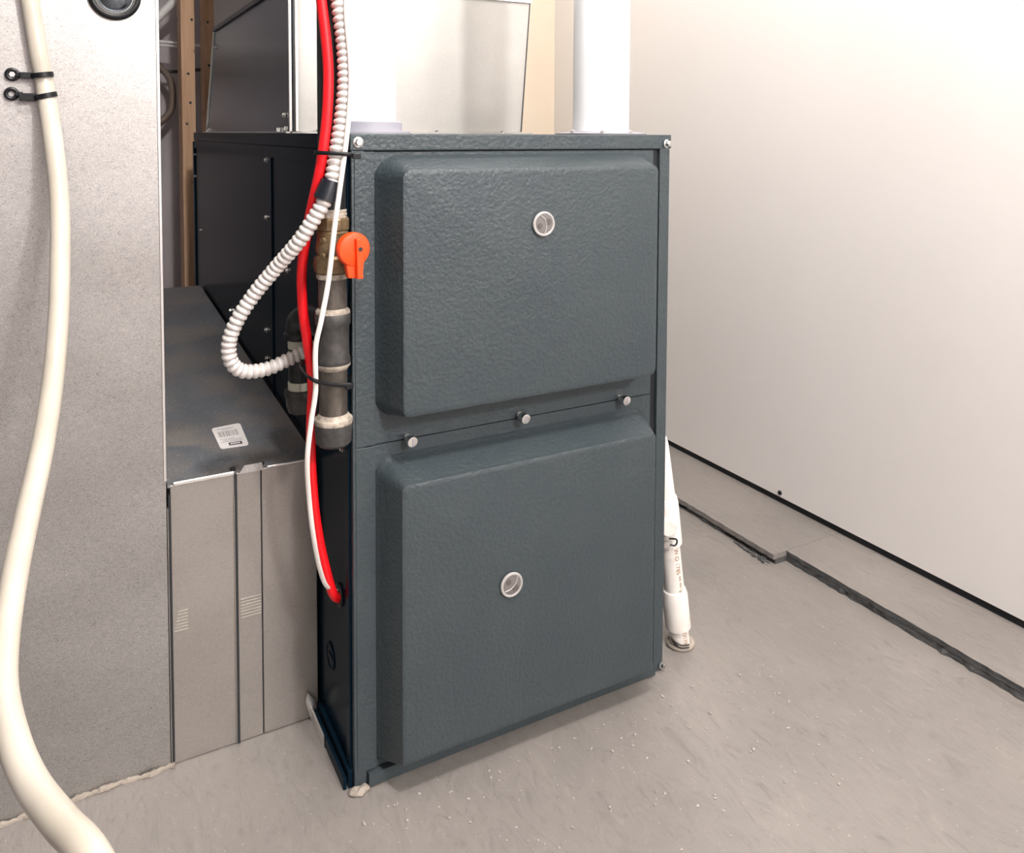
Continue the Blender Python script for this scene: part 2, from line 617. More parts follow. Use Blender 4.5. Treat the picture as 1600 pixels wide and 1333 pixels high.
def rr(x0, x1, z0, z1, r, y, n=7):
    """rounded rectangle loop; r = (bl, br, tr, tl)"""
    pts = []
    for (cx, cz, a0, q) in ((x0, z0, PI, r[0]), (x1, z0, 1.5 * PI, r[1]), (x1, z1, 0.0, r[2]), (x0, z1, 0.5 * PI, r[3])):
        ox = cx + (q if cx == x0 else -q)
        oz = cz + (q if cz == z0 else -q)
        for k in range(n):
            th = a0 + (PI / 2) * k / (n - 1)
            pts.append(Vector((ox + q * math.cos(th), y, oz + q * math.sin(th))))
    return pts


def door(name, fl, base, face, t, label, rb, rf):
    """fl: flange rect, base / face: raised panel rects (x0,x1,z0,z1), t: how far it stands out"""
    yf = -0.0035
    loops = [rr(*fl, (0.0004,) * 4, 0.0005), rr(*fl, (0.0004,) * 4, yf)]
    bl = rr(*base, rb, yf)
    loops.append(bl)
    fc = rr(*face, rf, -t)
    steps = ((0.03, 0.03), (0.10, 0.07), (0.20, 0.14), (0.45, 0.42), (0.75, 0.74), (0.90, 0.89), (0.97, 0.955))
    for u, v in steps:   # u: inward, v: outward
        loops.append([Vector((b.x + (f.x - b.x) * u, yf + (-t - yf) * v, b.z + (f.z - b.z) * u)) for b, f in zip(bl, fc)])
    loops.append([Vector((f.x, -t + 0.0002, f.z)) for f in fc])
    k = 0.006
    cx, cz = (face[0] + face[1]) / 2, (face[2] + face[3]) / 2
    inner = rr(face[0] + k, face[1] - k, face[2] + k, face[3] - k, tuple(max(q - k * 0.5, 0.002) for q in rf), -t - 0.0012)
    loops.append([f.lerp(i, 0.4) + Vector((0, -0.0002, 0)) for f, i in zip(fc, inner)])
    loops.append(inner)
    bm = bmesh.new()
    vs = [[bm.verts.new(p) for p in l] for l in loops]
    n = len(vs[0])
    for i in range(len(vs) - 1):
        for j in range(n):
            bm.faces.new((vs[i][j], vs[i][(j + 1) % n], vs[i + 1][(j + 1) % n], vs[i + 1][j]))
    bm.faces.new(vs[-1])
    o = obj(name, bm, 'paint', FU, smooth=True, label=label)
    return o


UD = door('upper_door', (0.0180, 0.479, 0.4565, 0.8365), (0.0295, 0.470, 0.490, 0.8325), (0.0500, 0.4480, 0.5035, 0.8155), 0.055,
          'upper door panel with rounded raised face', (0.030, 0.02, 0.03, 0.034), (0.009, 0.012, 0.010, 0.012))
LD = door('lower_door', (0.0180, 0.479, 0.0215, 0.4550), (0.0295, 0.470, 0.030, 0.4385), (0.0480, 0.4500, 0.050, 0.4160), 0.055,
          'lower door panel with sloping raised face', (0.004, 0.004, 0.026, 0.028), (0.002, 0.003, 0.008, 0.008))
# thin overlapping lips where the doors meet the frame
obj('door_lip', bx(0.0035, 0.0300, -0.0062, -0.0050, 0.4565, 0.8370), 'paint', FU, bev=0.0005, bseg=1)
obj('door_lip', bx(0.0035, 0.0300, -0.0060, -0.0050, 0.0215, 0.4545), 'paint', FU, bev=0.0005, bseg=1)


def sight_glass(par, x, z, ang):
    y = -0.0564
    g = obj('sight_glass', lth([(0.0150, 0), (0.0150, 0.002), (0.0135, 0.0035), (0.004, 0.0042)], (x, y, z), (0, -1, 0), 32), 'glass', par, smooth=True,
            label='round clear sight glass')
    obj('glass_rim', tor((x, y - 0.0025, z), (0, -1, 0), 0.0150, 0.0021, 36, 8), 'glass_ring', g, smooth=True)
    ca, sa = math.cos(ang), math.sin(ang)
    pts = [(x + (u * ca - v * sa) * 0.0135, y - 0.0044, z + (u * sa + v * ca) * 0.0135) for u, v in ((-0.1, 0.95), (0.18, 0.45), (0.2, 0.0), (0.05, -0.5), (-0.3, -0.92))]
    obj('glass_arc', tb(pts, 0.0008, 0.002, 6), 'glass_ring', g, smooth=True)
    bm = bmesh.new()
    for sgn, k in ((1, 0.75), (-1, 0.62)):
        c = (x + sgn * 0.0070 * ca, z + sgn * 0.0070 * sa)
        lathe(bm, [(0.0062 * k, 0), (0.0058 * k, 0.0006)], (c[0], y - 0.0039, c[1]), (0, -1, 0), 14)
    obj('glass_core', bm, 'glass_dark', g)


sight_glass(UD, 0.2505, 0.7390, 0.35)
sight_glass(LD, 0.2035, 0.2500, -0.75)

screw(FU, (0.0085, -0.0060, 0.8490), (0, -1, 0), 0.0050, 0.006)
screw(FU, (0.5015, -0.0060, 0.8465), (0.25, -1, 0), 0.0050, 0.008)
screw(FU, (W, 0.006, 0.462), (1, -0.3, 0), 0.0030, 0.004)
screw(FU, (0.5070, -0.0050, 0.010), (0.3, -1, 0), 0.0040, 0.007)


def thumb_screw(x, z):
    bm = bmesh.new()
    ax = (0.05, -1, -0.05)
    lathe(bm, [(0.0055, 0), (0.0055, 0.0025), (0.0035, 0.003), (0.0035, 0.006), (0.0068, 0.0065), (0.0074, 0.008), (0.0074, 0.017), (0.0068, 0.0185), (0.0055, 0.0188)], (x, -0.0036, z), ax, 24)
    o = obj('thumb_screw', bm, 'zinc', FU, smooth=True)
    a = Vector(ax).normalized()
    c = Vector((x, -0.0036, z)) + a * 0.0189
    bm = bmesh.new()
    box(bm, c.x - 0.0008, c.x + 0.0008, c.y - 0.0004, c.y + 0.0006, c.z - 0.005, c.z + 0.005)
    obj('slot', bm, 'collar', o)


for x, z in ((0.0745, 0.4580), (0.2450, 0.4605), (0.4200, 0.4595)):
    thumb_screw(x, z)

# left side: seams, folded rear edge, screws, cable hole and knockout
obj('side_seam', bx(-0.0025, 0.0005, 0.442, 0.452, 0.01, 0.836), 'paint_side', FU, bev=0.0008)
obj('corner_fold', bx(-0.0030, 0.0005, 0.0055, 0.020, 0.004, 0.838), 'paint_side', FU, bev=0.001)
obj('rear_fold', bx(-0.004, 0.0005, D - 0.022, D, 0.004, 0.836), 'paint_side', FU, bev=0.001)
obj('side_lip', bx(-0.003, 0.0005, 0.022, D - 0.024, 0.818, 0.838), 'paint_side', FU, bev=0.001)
for y, z in ((0.484, 0.812), (0.489, 0.709), (0.335, 0.636), (0.499, 0.503), (0.497, 0.451), (0.865, 0.468), (1.385, 0.80), (1.385, 0.74), (1.30, 0.60), (0.040, 0.442)):
    screw(FU, (-0.0002, y, z), (-1, 0, 0), 0.0040, 0.004)
gr = obj('cable_grommet', tor((-0.001, 0.0565, 0.233), (1, 0, 0), 0.0125, 0.0034, 28, 8), 'black', FU, smooth=True, label='black rubber grommet')
obj('grommet_hole', lth([(0.0115, 0), (0.0110, 0.0008)], (-0.0003, 0.0565, 0.233), (-1, 0, 0), 24), 'gap_shade', gr)
ko = obj('knockout', lth([(0.0185, 0), (0.0185, 0.0012), (0.0165, 0.0016), (0.0160, 0.0005)], (-0.0003, 0.101, 0.122), (-1, 0, 0), 30), 'paint_side', FU, smooth=True)
obj('knockout_slot', bx(-0.0024, -0.0006, 0.093, 0.109, 0.1195, 0.1245), 'gap_shade', ko)
# base rails along the left side with a bright strap
br = obj('base_rail', bx(-0.0130, -0.0085, 0.002, 0.153, 0.0, 0.016), 'paint_side', FU, bev=0.0008)
obj('base_rail', bx(-0.0065, -0.0005, 0.002, 0.153, 0.0, 0.024), 'paint_side', FU, bev=0.0008)
obj('metal_strap', bx(-0.0158, -0.0135, 0.088, 0.149, 0.0, 0.018), 'edge_metal', FU, bev=0.0006, label='bright folded metal strap')
bm = bmesh.new()
prism(bm, [(-0.016, 0.1495, 0.0), (-0.006, 0.1495, 0.0), (-0.011, 0.1495, 0.030), (-0.021, 0.1495, 0.044), (-0.024, 0.1495, 0.030)], (0, 0.0035, 0))
obj('metal_strap', bm, 'edge_metal', FU)
bm = bmesh.new()
bmesh.ops.create_icosphere(bm, subdivisions=2, radius=0.011, matrix=Matrix.Translation((0.004, -0.012, 0.003)) @ Matrix.Diagonal((1.3, 0.7, 0.42, 1)))
for v in bm.verts:
    v.co += Vector((random.uniform(-1, 1), random.uniform(-1, 1), random.uniform(-1, 1))) * 0.0024
    v.co.z = max(v.co.z, 0.0)
tag(obj('plaster_lump', bm, 'caulk'), 'beige lump of filler at the near corner of the furnace base', 'filler')

# ---------------------------------------------------------------- return boot beside the furnace
YR = 0.155
X0, X1 = -0.205, -0.0045
ZT0, ZT1, YBK = 0.3885, 0.452, 1.30
BO = thing('return_air_boot', 'galvanised return air boot with a top painted dark with lit patches left of the furnace', 'duct', ((X0 + X1) / 2, YR, 0))
for a, b in ((X0 + 0.0035, -0.1185), (-0.1165, -0.0835), (-0.0822, X1)):
    obj('front_panel', bx(a, b, YR, YR + 0.004, 0.001, ZT0 - 0.001), 'galv_boot', BO, bev=0.0006, bseg=1)
bm = bmesh.new()
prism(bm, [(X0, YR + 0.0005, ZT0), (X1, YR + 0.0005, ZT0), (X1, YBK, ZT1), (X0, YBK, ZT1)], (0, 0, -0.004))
obj('top_panel', bm, 'galv_top', BO, label='dark galvanised top with lit patches painted in')
obj('back_panel', bx(X0, X1, YBK - 0.003, YBK, 0, ZT1 - 0.004), 'galv_boot', BO)
obj('front_lip', bx(X0 + 0.007, -0.1195, YR - 0.0030, YR + 0.002, ZT0 - 0.0015, ZT0 + 0.0035), 'edge_metal', BO, bev=0.0008, bseg=1)
obj('front_lip', bx(-0.0745, X1 - 0.015, YR - 0.0020, YR + 0.002, ZT0 - 0.001, ZT0 + 0.002), 'edge_metal', BO, bev=0.0005, bseg=1)
for xs, w in ((-0.2030, 0.0032), (-0.1175, 0.0034)):
    s = obj('slip_seam', bx(xs - w / 2, xs + w / 2, YR - 0.004, YR + 0.004, 0.002, ZT0 - 0.012 if w < 0.0033 else ZT0 - 0.001), 'dark_seam', BO, bev=0.0008)
    obj('seam_edge', bx(xs - w / 2 - 0.0012, xs - w / 2 - 0.0001, YR - 0.0025, YR + 0.003, 0.002, ZT0 - 0.03), 'galv_boot', s)
obj('seam_gap', bx(-0.0833, -0.0823, YR - 0.0003, YR + 0.0035, 0.002, ZT0 - 0.002), 'dark_seam', BO)
bm = bmesh.new()
prism(bm, [(-0.1135, YR - 0.0022, ZT0 - 0.002), (-0.0800, YR - 0.0022, ZT0 - 0.002), (-0.0815, YR - 0.0005, ZT0 + 0.0085), (-0.1055, YR - 0.0005, ZT0 + 0.0085)], (0, 0.0022, 0))
obj('folded_tab', bm, 'galv', BO)
obj('tab_screw', lth([(0.0035, 0), (0.0035, 0.003), (0.002, 0.004)], (-0.119, YR + 0.010, ZT0 + 0.0007), (0, 0, 1), 10), 'dark_seam', BO)
obj('tab_screw', lth([(0.003, 0), (0.003, 0.003), (0.002, 0.004)], (-0.079, YR + 0.012, ZT0 + 0.0007), (0, 0, 1), 10), 'dark_seam', BO)
for (xa, xb, za) in ((-0.1125, -0.0845, 0.1785), (-0.1995, -0.1820, 0.1840)):
    for k in range(7):
        obj('crimp_rib', bx(xa + (0.001 * k if xa < -0.15 else 0), xb, YR - 0.0010, YR + 0.0005, za + k * 0.0044, za + k * 0.0044 + 0.0018), 'galv_boot', BO)


# sticker lying on the boot's sloping top
def on_top(u, v):
    c = [Vector((-0.124, 0.323)), Vector((-0.080, 0.327)), Vector((-0.083, 0.238)), Vector((-0.123, 0.241))]
    p = c[0] * (1 - u) * (1 - v) + c[1] * u * (1 - v) + c[2] * u * v + c[3] * (1 - u) * v
    return Vector((p.x, p.y, ZT0 + (p.y - YR) / (YBK - YR) * (ZT1 - ZT0)))


def patch(bm, u0, u1, v0, v1, z0, z1, rad=0.0):
    if rad:
        pts = []
        for cx, cy, a0 in ((u1 - rad, v1 - rad, 0), (u0 + rad, v1 - rad, PI / 2), (u0 + rad, v0 + rad, PI), (u1 - rad, v0 + rad, 1.5 * PI)):
            for k in range(5):
                pts.append((cx + rad * math.cos(a0 + k * PI / 8), cy + rad * math.sin(a0 + k * PI / 8)))
    else:
        pts = [(u0, v0), (u1, v0), (u1, v1), (u0, v1)]
    prism(bm, [on_top(*q) + Vector((0, 0, z0)) for q in pts], (0, 0, z1 - z0))


bm = bmesh.new()
patch(bm, 0, 1, 0, 1, 0.0002, 0.0007, 0.09)
st = obj('label_sticker', bm, 'sticker', BO, label='white barcode sticker')
bm = bmesh.new()
u = 0.14
while u < 0.80:
    w = random.choice((0.012, 0.02, 0.032))
    patch(bm, u, u + w, 0.24, 0.50, 0.0007, 0.0009)
    u += w + random.choice((0.014, 0.02, 0.03))
obj('barcode', bm, 'ink_grey', st)['kind'] = 'stuff'
bm = bmesh.new()
for (ua, ub, v) in ((0.18, 0.75, 0.11), (0.30, 0.64, 0.16), (0.12, 0.62, 0.60), (0.20, 0.84, 0.66), (0.10, 0.88, 0.72)):
    u = ua
    while u < ub:
        w = random.uniform(0.02, 0.06)
        patch(bm, u, u + w, v, v + 0.02, 0.0007, 0.0009)
        u += w + 0.02
obj('small_print', bm, 'ink_grey', st)['kind'] = 'stuff'
bm = bmesh.new()
patch(bm, 0.34, 0.80, 0.79, 0.91, 0.0007, 0.0009)
bk = obj('print_box', bm, 'ink', st)
bm = bmesh.new()
for k in range(6):
    patch(bm, 0.395 + k * 0.06, 0.440 + k * 0.06, 0.82, 0.88, 0.0009, 0.0011)
obj('print_letters', bm, 'sticker', st)['kind'] = 'stuff'

# ---------------------------------------------------------------- tall return duct on the left
DU = thing('return_air_duct', 'tall spangled galvanised duct filling the left side', 'duct', (-0.43, 0.4, 0))
bm = bmesh.new()
box(bm, -0.66, -0.2065, YR - 0.0005, 0.72, 0.0, 2.34)
obj('duct_body', bm, 'galv', DU, bev=0.0015)
obj('corner_edge', bx(-0.2095, -0.2058, YR - 0.0022, YR + 0.004, 0.395, 2.33), 'edge_metal', DU, bev=0.0005, bseg=1)
bm = bmesh.new()
pts = []
x = -0.62
while x < -0.198:
    pts.append((x, YR - 0.002 - random.uniform(0, 0.004), 0.001 + random.uniform(-0.001, 0.002)))
    x += 0.014
tube(bm, pts, lambda s, th: 0.0036 + 0.0009 * math.sin(s * 210) + 0.0009 * math.sin(s * 613 + th), 0.004, 8)
obj('caulk_bead', bm, 'caulk', DU, smooth=True)
# round plug near the top
cx, cz = -0.2572, 1.0330
pg = obj('access_plug', tor((cx, YR - 0.003, cz), (0, -1, 0), 0.0265, 0.0045, 48, 10), 'black', DU, smooth=True, label='round metal plug in a black rubber ring')
obj('plug_ring', lth([(0.0262, -0.001), (0.0262, 0.004), (0.0235, 0.0065), (0.0215, 0.003)], (cx, YR - 0.001, cz), (0, -1, 0), 44), 'galv', pg, smooth=True)
obj('plug_dome', lth([(0.0215, 0.002), (0.0200, 0.006), (0.0160, 0.0095), (0.0100, 0.0115), (0.004, 0.0122), (0.0005, 0.0124)], (cx, YR - 0.001, cz), (0, -1, 0), 40), 'galv_side', pg, smooth=True)

# ---------------------------------------------------------------- vinyl hose and its tie mounts
HS = [(-0.3558, 0.1425, 1.0785), (-0.3492, 0.1425, 1.0185), (-0.3419, 0.1425, 0.9578), (-0.3355, 0.1424, 0.9117), (-0.3267, 0.1124, 0.8346),
      (-0.3231, 0.087, 0.7752), (-0.3235, 0.0462, 0.7203), (-0.3266, 0.0087, 0.655), (-0.3328, -0.0399, 0.5982), (-0.3416, -0.1093, 0.5558),
      (-0.3523, -0.1676, 0.5192), (-0.3611, -0.2186, 0.4873), (-0.3662, -0.2649, 0.4592), (-0.3655, -0.3083, 0.4439), (-0.3565, -0.3583, 0.4348),
      (-0.345, -0.3919, 0.4244), (-0.328, -0.4318, 0.4213), (-0.3093, -0.47, 0.4165)]
HS = [(-0.386, 0.1425, 1.40), (-0.366, 0.1425, 1.20)] + HS + [(-0.285, -0.515, 0.37), (-0.262, -0.55, 0.26), (-0.245, -0.60, 0.12), (-0.215, -0.70, 0.025), (-0.16, -0.83, 0.0108), (-0.05, -0.98, 0.0108)]
tag(obj('drain_hose', tb(HS, 0.0105, 0.006, 20), 'hose', smooth=True), 'milky cream vinyl hose curving down the left duct', 'hose')


def tie_mount(name, z, xe, ze, label, filled):
    t = thing(name, label, 'cable tie', (xe, YR, ze), 'hose tie mounts on the duct')
    # strap round the hose
    hx = -0.3355 if z < 0.92 else -0.3381
    ax = (0.138, 0.0, -1.0) if filled else (0.24, 0.0, -1.0)
    obj('tie_strap', lth([(0.0104, -0.003), (0.0122, -0.003), (0.0122, 0.003), (0.0104, 0.003)], (hx if filled else hx + 0.0008, 0.1415 if filled else 0.1388, z), ax, 28, cap=False), 'black', t, smooth=True)
    obj('tie_head', bx(xe + 0.008, hx - 0.0105, YR - 0.014, YR - 0.006, z - 0.0045 - (0.002 if not filled else 0), z + 0.003), 'black', t, bev=0.0008)
    obj('eyelet', tor((xe, YR - 0.005, ze), (0, -1, 0), 0.0058, 0.0024, 24, 8), 'black', t, smooth=True)
    obj('mount_arm', bx(xe + 0.004, xe + 0.012, YR - 0.0085, YR - 0.003, ze - 0.0025, ze + 0.0025), 'black', t, bev=0.0006)
    if filled:
        screw(t, (xe, YR - 0.003, ze), (0, -1, 0), 0.0042, 0.004)


tie_mount('hose_tie', 0.9290, -0.3700, 0.9293, 'black cable tie with a screwed eyelet, upper of two on the hose', True)
tie_mount('hose_tie', 0.9040, -0.3712, 0.9060, 'black cable tie with an empty open eyelet, lower of two on the hose', False)

# ---------------------------------------------------------------- supply plenum on the furnace
PL = thing('supply_plenum', 'galvanised supply plenum with a side painted with its dark reflection on top of the furnace', 'duct', (0.26, 0.43, H))
XP, YP = 0.032, 0.43
ZS = 1.125
bm = bmesh.new()
prism(bm, [(XP + 0.001, YP, H + 0.001), (0.487, YP, H + 0.001), (0.5045, YP - 0.004, ZS), (XP + 0.001, YP - 0.004, ZS)], (0, 0.003, 0))
obj('front_panel', bm, 'galv_plenum', PL)
bm = bmesh.new()
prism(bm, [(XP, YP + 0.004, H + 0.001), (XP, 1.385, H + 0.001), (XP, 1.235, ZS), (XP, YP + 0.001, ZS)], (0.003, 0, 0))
obj('side_panel', bm, 'galv_side', PL, label='galvanised side with its dark reflection in the colour')
bm = bmesh.new()
prism(bm, [(0.484, YP + 0.004, H + 0.001), (0.484, 1.385, H + 0.001), (0.501, 1.235, ZS), (0.501, YP + 0.001, ZS)], (0.003, 0, 0))
obj('side_panel', bm, 'galv_plenum', PL)
bm = bmesh.new()
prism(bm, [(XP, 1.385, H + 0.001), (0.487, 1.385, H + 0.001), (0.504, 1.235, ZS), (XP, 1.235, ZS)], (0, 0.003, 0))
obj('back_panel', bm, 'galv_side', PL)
obj('upper_duct', bx(XP - 0.002, 0.505, YP - 0.004, 1.237, ZS + 0.001, 2.34), 'galv_plenum', PL, bev=0.002)
obj('seam_strip', bx(XP - 0.006, XP - 0.001, YP - 0.003, 1.240, ZS - 0.005, ZS + 0.004), 'dark_seam', PL)
obj('seam_strip', bx(XP, 0.506, YP - 0.010, YP - 0.0045, ZS - 0.005, ZS + 0.004), 'edge_metal', PL)
for a, b, c in ((XP - 0.006, XP - 0.001, 'edge_metal'), (XP + 0.0008, XP + 0.0035, 'dark_seam'), (XP + 0.005, XP + 0.010, 'edge_metal')):
    bm = bx(a, b, YP - 0.006, YP - 0.0005, H + 0.003, ZS)
    obj('corner_cleat_and_gap', bm, c, PL, bev=0.0006, bseg=1)
bm = bmesh.new()
prism(bm, [(XP - 0.004, 1.383, H + 0.001), (XP - 0.004, 1.392, H + 0.001), (XP - 0.004, 1.242, ZS), (XP - 0.004, 1.233, ZS)], (0.0036, 0, 0))
obj('rear_cleat', bm, 'edge_metal', PL)
bm = bmesh.new()
prism(bm, [(0.4872, YP - 0.002, H + 0.004), (0.4890, YP - 0.002, H + 0.004), (0.5055, YP - 0.006, ZS), (0.5048, YP - 0.006, ZS)], (0, 0.004, 0))
obj('corner_cleat_and_gap', bm, 'dark_seam', PL)  # dark strip stands in for the shadow gap at the right edge
obj('base_flange', bx(XP - 0.012, XP - 0.0005, YP - 0.006, 1.39, H, H + 0.0025), 'edge_metal', PL)
obj('base_flange', bx(XP - 0.004, 0.505, YP - 0.018, YP - 0.006, H, H + 0.0025), 'galv_plenum', PL)
for y, z in ((0.475, 0.892), (0.462, 0.868), (0.52, 0.866), (1.36, 0.868), (1.22, 1.08)):
    screw(PL, (XP - 0.0005, y, z), (-1, 0, 0), 0.0045, 0.006)
for x in (0.075, 0.17, 0.30, 0.44):
    screw(PL, (x, YP - 0.012, H + 0.0022), (0, 0, 1), 0.0040, 0.005)


# ---------------------------------------------------------------- PVC vent pipes
def vent_pipe(name, x, y, r, label, tall_collar):
    t = thing(name, label, 'pipe', (x, y, H))
    obj('pipe', lth([(r, 0.002), (r, 1.48)], (x, y, H), seg=48), 'pvc', t, smooth=True)
    if tall_collar:
        obj('collar', lth([(r + 0.020, 0.0002), (r + 0.020, 0.003), (r + 0.0085, 0.0035), (r + 0.0085, 0.016), (r + 0.006, 0.0175), (r + 0.0005, 0.0175)], (x, y, H), seg=48, cap=False), 'collar', t, smooth=True, label='grey rubber collar')
    else:
        obj('flange', lth([(r + 0.027, 0.0003), (r + 0.028, 0.0016), (r + 0.018, 0.0032), (r + 0.0006, 0.0050)], (x, y, H), seg=48, cap=False), 'collar', t, smooth=True, label='flat grey flange')
        for k in range(3):
            a = 3.4 + k * 0.75
            screw(t, (x + (r + 0.02) * math.cos(a), y + (r + 0.02) * math.sin(a), H + 0.0026), (0, 0, 1), 0.0035, 0.004)


vent_pipe('vent_pipe', 0.0585, 0.118, 0.0445, 'white vent pipe in a grey collar behind the red cable', True)
vent_pipe('vent_pipe', 0.4330, 0.072, 0.0445, 'white vent pipe on a flat flange by the white wall', False)

# ---------------------------------------------------------------- gas line with valve
GX, GY = -0.0250, -0.005
GP = thing('gas_pipe', 'weathered iron gas pipe with brass valve and orange knob beside the furnace front', 'pipe', (GX, GY, 0.466))
gp = lambda prof, seg=28, rot=0.0: lth(prof, (GX, GY, 0), seg=seg, rot=rot)
obj('upper_pipe', gp([(0.0172, 0.762), (0.0172, 1.30)]), 'iron_black', GP, smooth=True)
obj('thread', gp([(0.0172, 0.752), (0.0182, 0.7545), (0.0176, 0.757), (0.0184, 0.7595), (0.0176, 0.7615), (0.0182, 0.764), (0.0172, 0.766)]), 'dope', GP, smooth=True)
vb = obj('valve_body', gp([(0.0170, 0.7410), (0.0200, 0.7370), (0.0185, 0.733), (0.0195, 0.727), (0.0210, 0.718), (0.0195, 0.712), (0.0180, 0.7085)]), 'brass', GP, smooth=True)
obj('hex_nut', gp([(0.0185, 0.7395), (0.0212, 0.741), (0.0215, 0.7535), (0.0205, 0.7555), (0.017, 0.756)], 8, 0.2), 'brass', vb)
obj('hex_nut', gp([(0.0200, 0.6850), (0.0225, 0.688), (0.0240, 0.696), (0.0232, 0.705), (0.0200, 0.7085)], 8, 0.35), 'brass', vb)
obj('valve_stem', lth([(0.0085, 0.012), (0.0085, 0.030), (0.006, 0.031), (0.006, 0.038)], (GX + 0.006, GY, 0.7195), (0.18, -1, 0), 20), 'brass', vb, smooth=True)
for z in (0.7290, 0.7090):
    obj('valve_boss', lth([(0.0042, 0.015), (0.0042, 0.021), (0.003, 0.022)], (GX, GY, z), (-0.75, -0.6, 0), 12), 'brass', vb, smooth=True)
# orange knob: disc with a long raised pointer
KX, KY, KZ = -0.0116, -0.040, 0.7195
bm = bmesh.new()
lathe(bm, [(0.0190, 0.0), (0.0208, 0.0015), (0.0208, 0.008), (0.0195, 0.0100), (0.0150, 0.0112), (0.004, 0.0115)], (KX, KY, KZ), (0.12, -1, 0), 40)
kn = obj('knob', bm, 'orange', GP, smooth=True, label='orange round valve knob')
bm = bmesh.new()
prism(bm, [(KX - 0.0115, KY - 0.0005, KZ - 0.012), (KX + 0.0125, KY - 0.0005, KZ - 0.012), (KX + 0.0095, KY - 0.0005, KZ - 0.0355), (KX - 0.0075, KY - 0.0005, KZ - 0.0345)], (0.001, -0.009, 0))
obj('knob_tail', bm, 'orange', kn, bev=0.0015)
bm = bmesh.new()
prism(bm, [(KX + 0.0002, KY - 0.010, KZ + 0.0135), (KX + 0.0062, KY - 0.010, KZ + 0.0135), (KX + 0.0088, KY - 0.010, KZ - 0.0352), (KX + 0.0015, KY - 0.010, KZ - 0.0352)], (0.001, -0.0065, 0))
obj('knob_pointer', bm, 'orange', kn, bev=0.0012)
obj('knob_hole', lth([(0.0026, 0), (0.0026, 0.0009)], (KX + 0.0062, KY - 0.0163, KZ + 0.001), (0.12, -1, 0), 16), 'ink', kn)
bm = bmesh.new()
for k in range(9):
    a = 2.2 + k * 0.21
    c = Vector((KX + 0.0155 * math.cos(a), KY - 0.0112, KZ + 0.0155 * math.sin(a)))
    box(bm, c.x - 0.0007, c.x + 0.0007, c.y - 0.0006, c.y + 0.0010, c.z - 0.0011, c.z + 0.0011)
obj('knob_lettering', bm, 'orange', kn)
obj('pipe_rim', gp([(0.0180, 0.6840), (0.0205, 0.6855), (0.0202, 0.6800), (0.0186, 0.6785)]), 'dope', GP, smooth=True)
obj('pipe', gp([(0.0178, 0.620), (0.0178, 0.684)]), 'iron', GP, smooth=True)
cp = obj('bell_coupling', gp([(0.0200, 0.5690), (0.0212, 0.5705), (0.0215, 0.5770), (0.0203, 0.5815), (0.0200, 0.600), (0.0203, 0.6190), (0.0222, 0.6225), (0.0222, 0.6335), (0.0208, 0.6360)]), 'iron_grey', GP, smooth=True)
obj('dope_ring', gp([(0.0180, 0.6350), (0.0216, 0.6355), (0.0212, 0.6385), (0.0196, 0.6400), (0.0180, 0.6420)]), 'dope', cp, smooth=True)
obj('dope_ring', gp([(0.0180, 0.5640), (0.0192, 0.5660), (0.0214, 0.5690), (0.0214, 0.5715), (0.0190, 0.5720)]), 'dope', cp, smooth=True)
obj('lower_pipe', gp([(0.0176, 0.500), (0.0176, 0.568)]), 'iron', GP, smooth=True)
cpp = obj('end_cap', gp([(0.0100, 0.4660), (0.0185, 0.4670), (0.0222, 0.4710), (0.0232, 0.4850), (0.0236, 0.4980), (0.0225, 0.5010), (0.018, 0.5015)]), 'iron_grey', GP, smooth=True)
obj('dope_ring', gp([(0.0237, 0.4955), (0.0242, 0.4980), (0.0236, 0.5015), (0.0210, 0.5030), (0.0195, 0.5060), (0.0178, 0.5075)]), 'dope', cpp, smooth=True)

# second black fitting behind: elbow, sleeve with cream bands, drip cap
FX, FY = -0.0320, 0.132
BF = thing('gas_fitting', 'black iron elbow and drip leg with cream bands behind the gas pipe', 'pipe', (FX, FY, 0.47))
obj('elbow', tb([(GX + 0.004, 0.024, 0.606), (GX - 0.001, 0.060, 0.612), (FX + 0.001, 0.100, 0.608), (FX, 0.126, 0.596), (FX, FY, 0.574)], lambda s, th: 0.0190 if s < 0.10 else 0.0200, 0.006, 22), 'iron_black', BF, smooth=True)
obj('elbow_rim', lth([(0.0190, 0.572), (0.0222, 0.5735), (0.0222, 0.581), (0.0195, 0.583)], (FX, FY, 0), seg=28), 'iron_black', BF, smooth=True)
obj('band', lth([(0.0164, 0.5600), (0.0168, 0.5605), (0.0168, 0.5725), (0.0160, 0.573)], (FX, FY, 0), seg=28), 'cream_sticker', BF, smooth=True, label='cream band')
obj('nipple', lth([(0.0160, 0.495), (0.0160, 0.562)], (FX, FY, 0), seg=28), 'iron_black', BF, smooth=True)
obj('band', lth([(0.0164, 0.4990), (0.0172, 0.4995), (0.0172, 0.5125), (0.0160, 0.513)], (FX, FY, 0), seg=28), 'cream_sticker', BF, smooth=True, label='cream band')
obj('drip_cap', lth([(0.0080, 0.4665), (0.0165, 0.4690), (0.0195, 0.4780), (0.0210, 0.4920), (0.0225, 0.4930), (0.0225, 0.5000), (0.0165, 0.5020)], (FX, FY, 0), seg=28), 'iron_grey', BF, smooth=True)

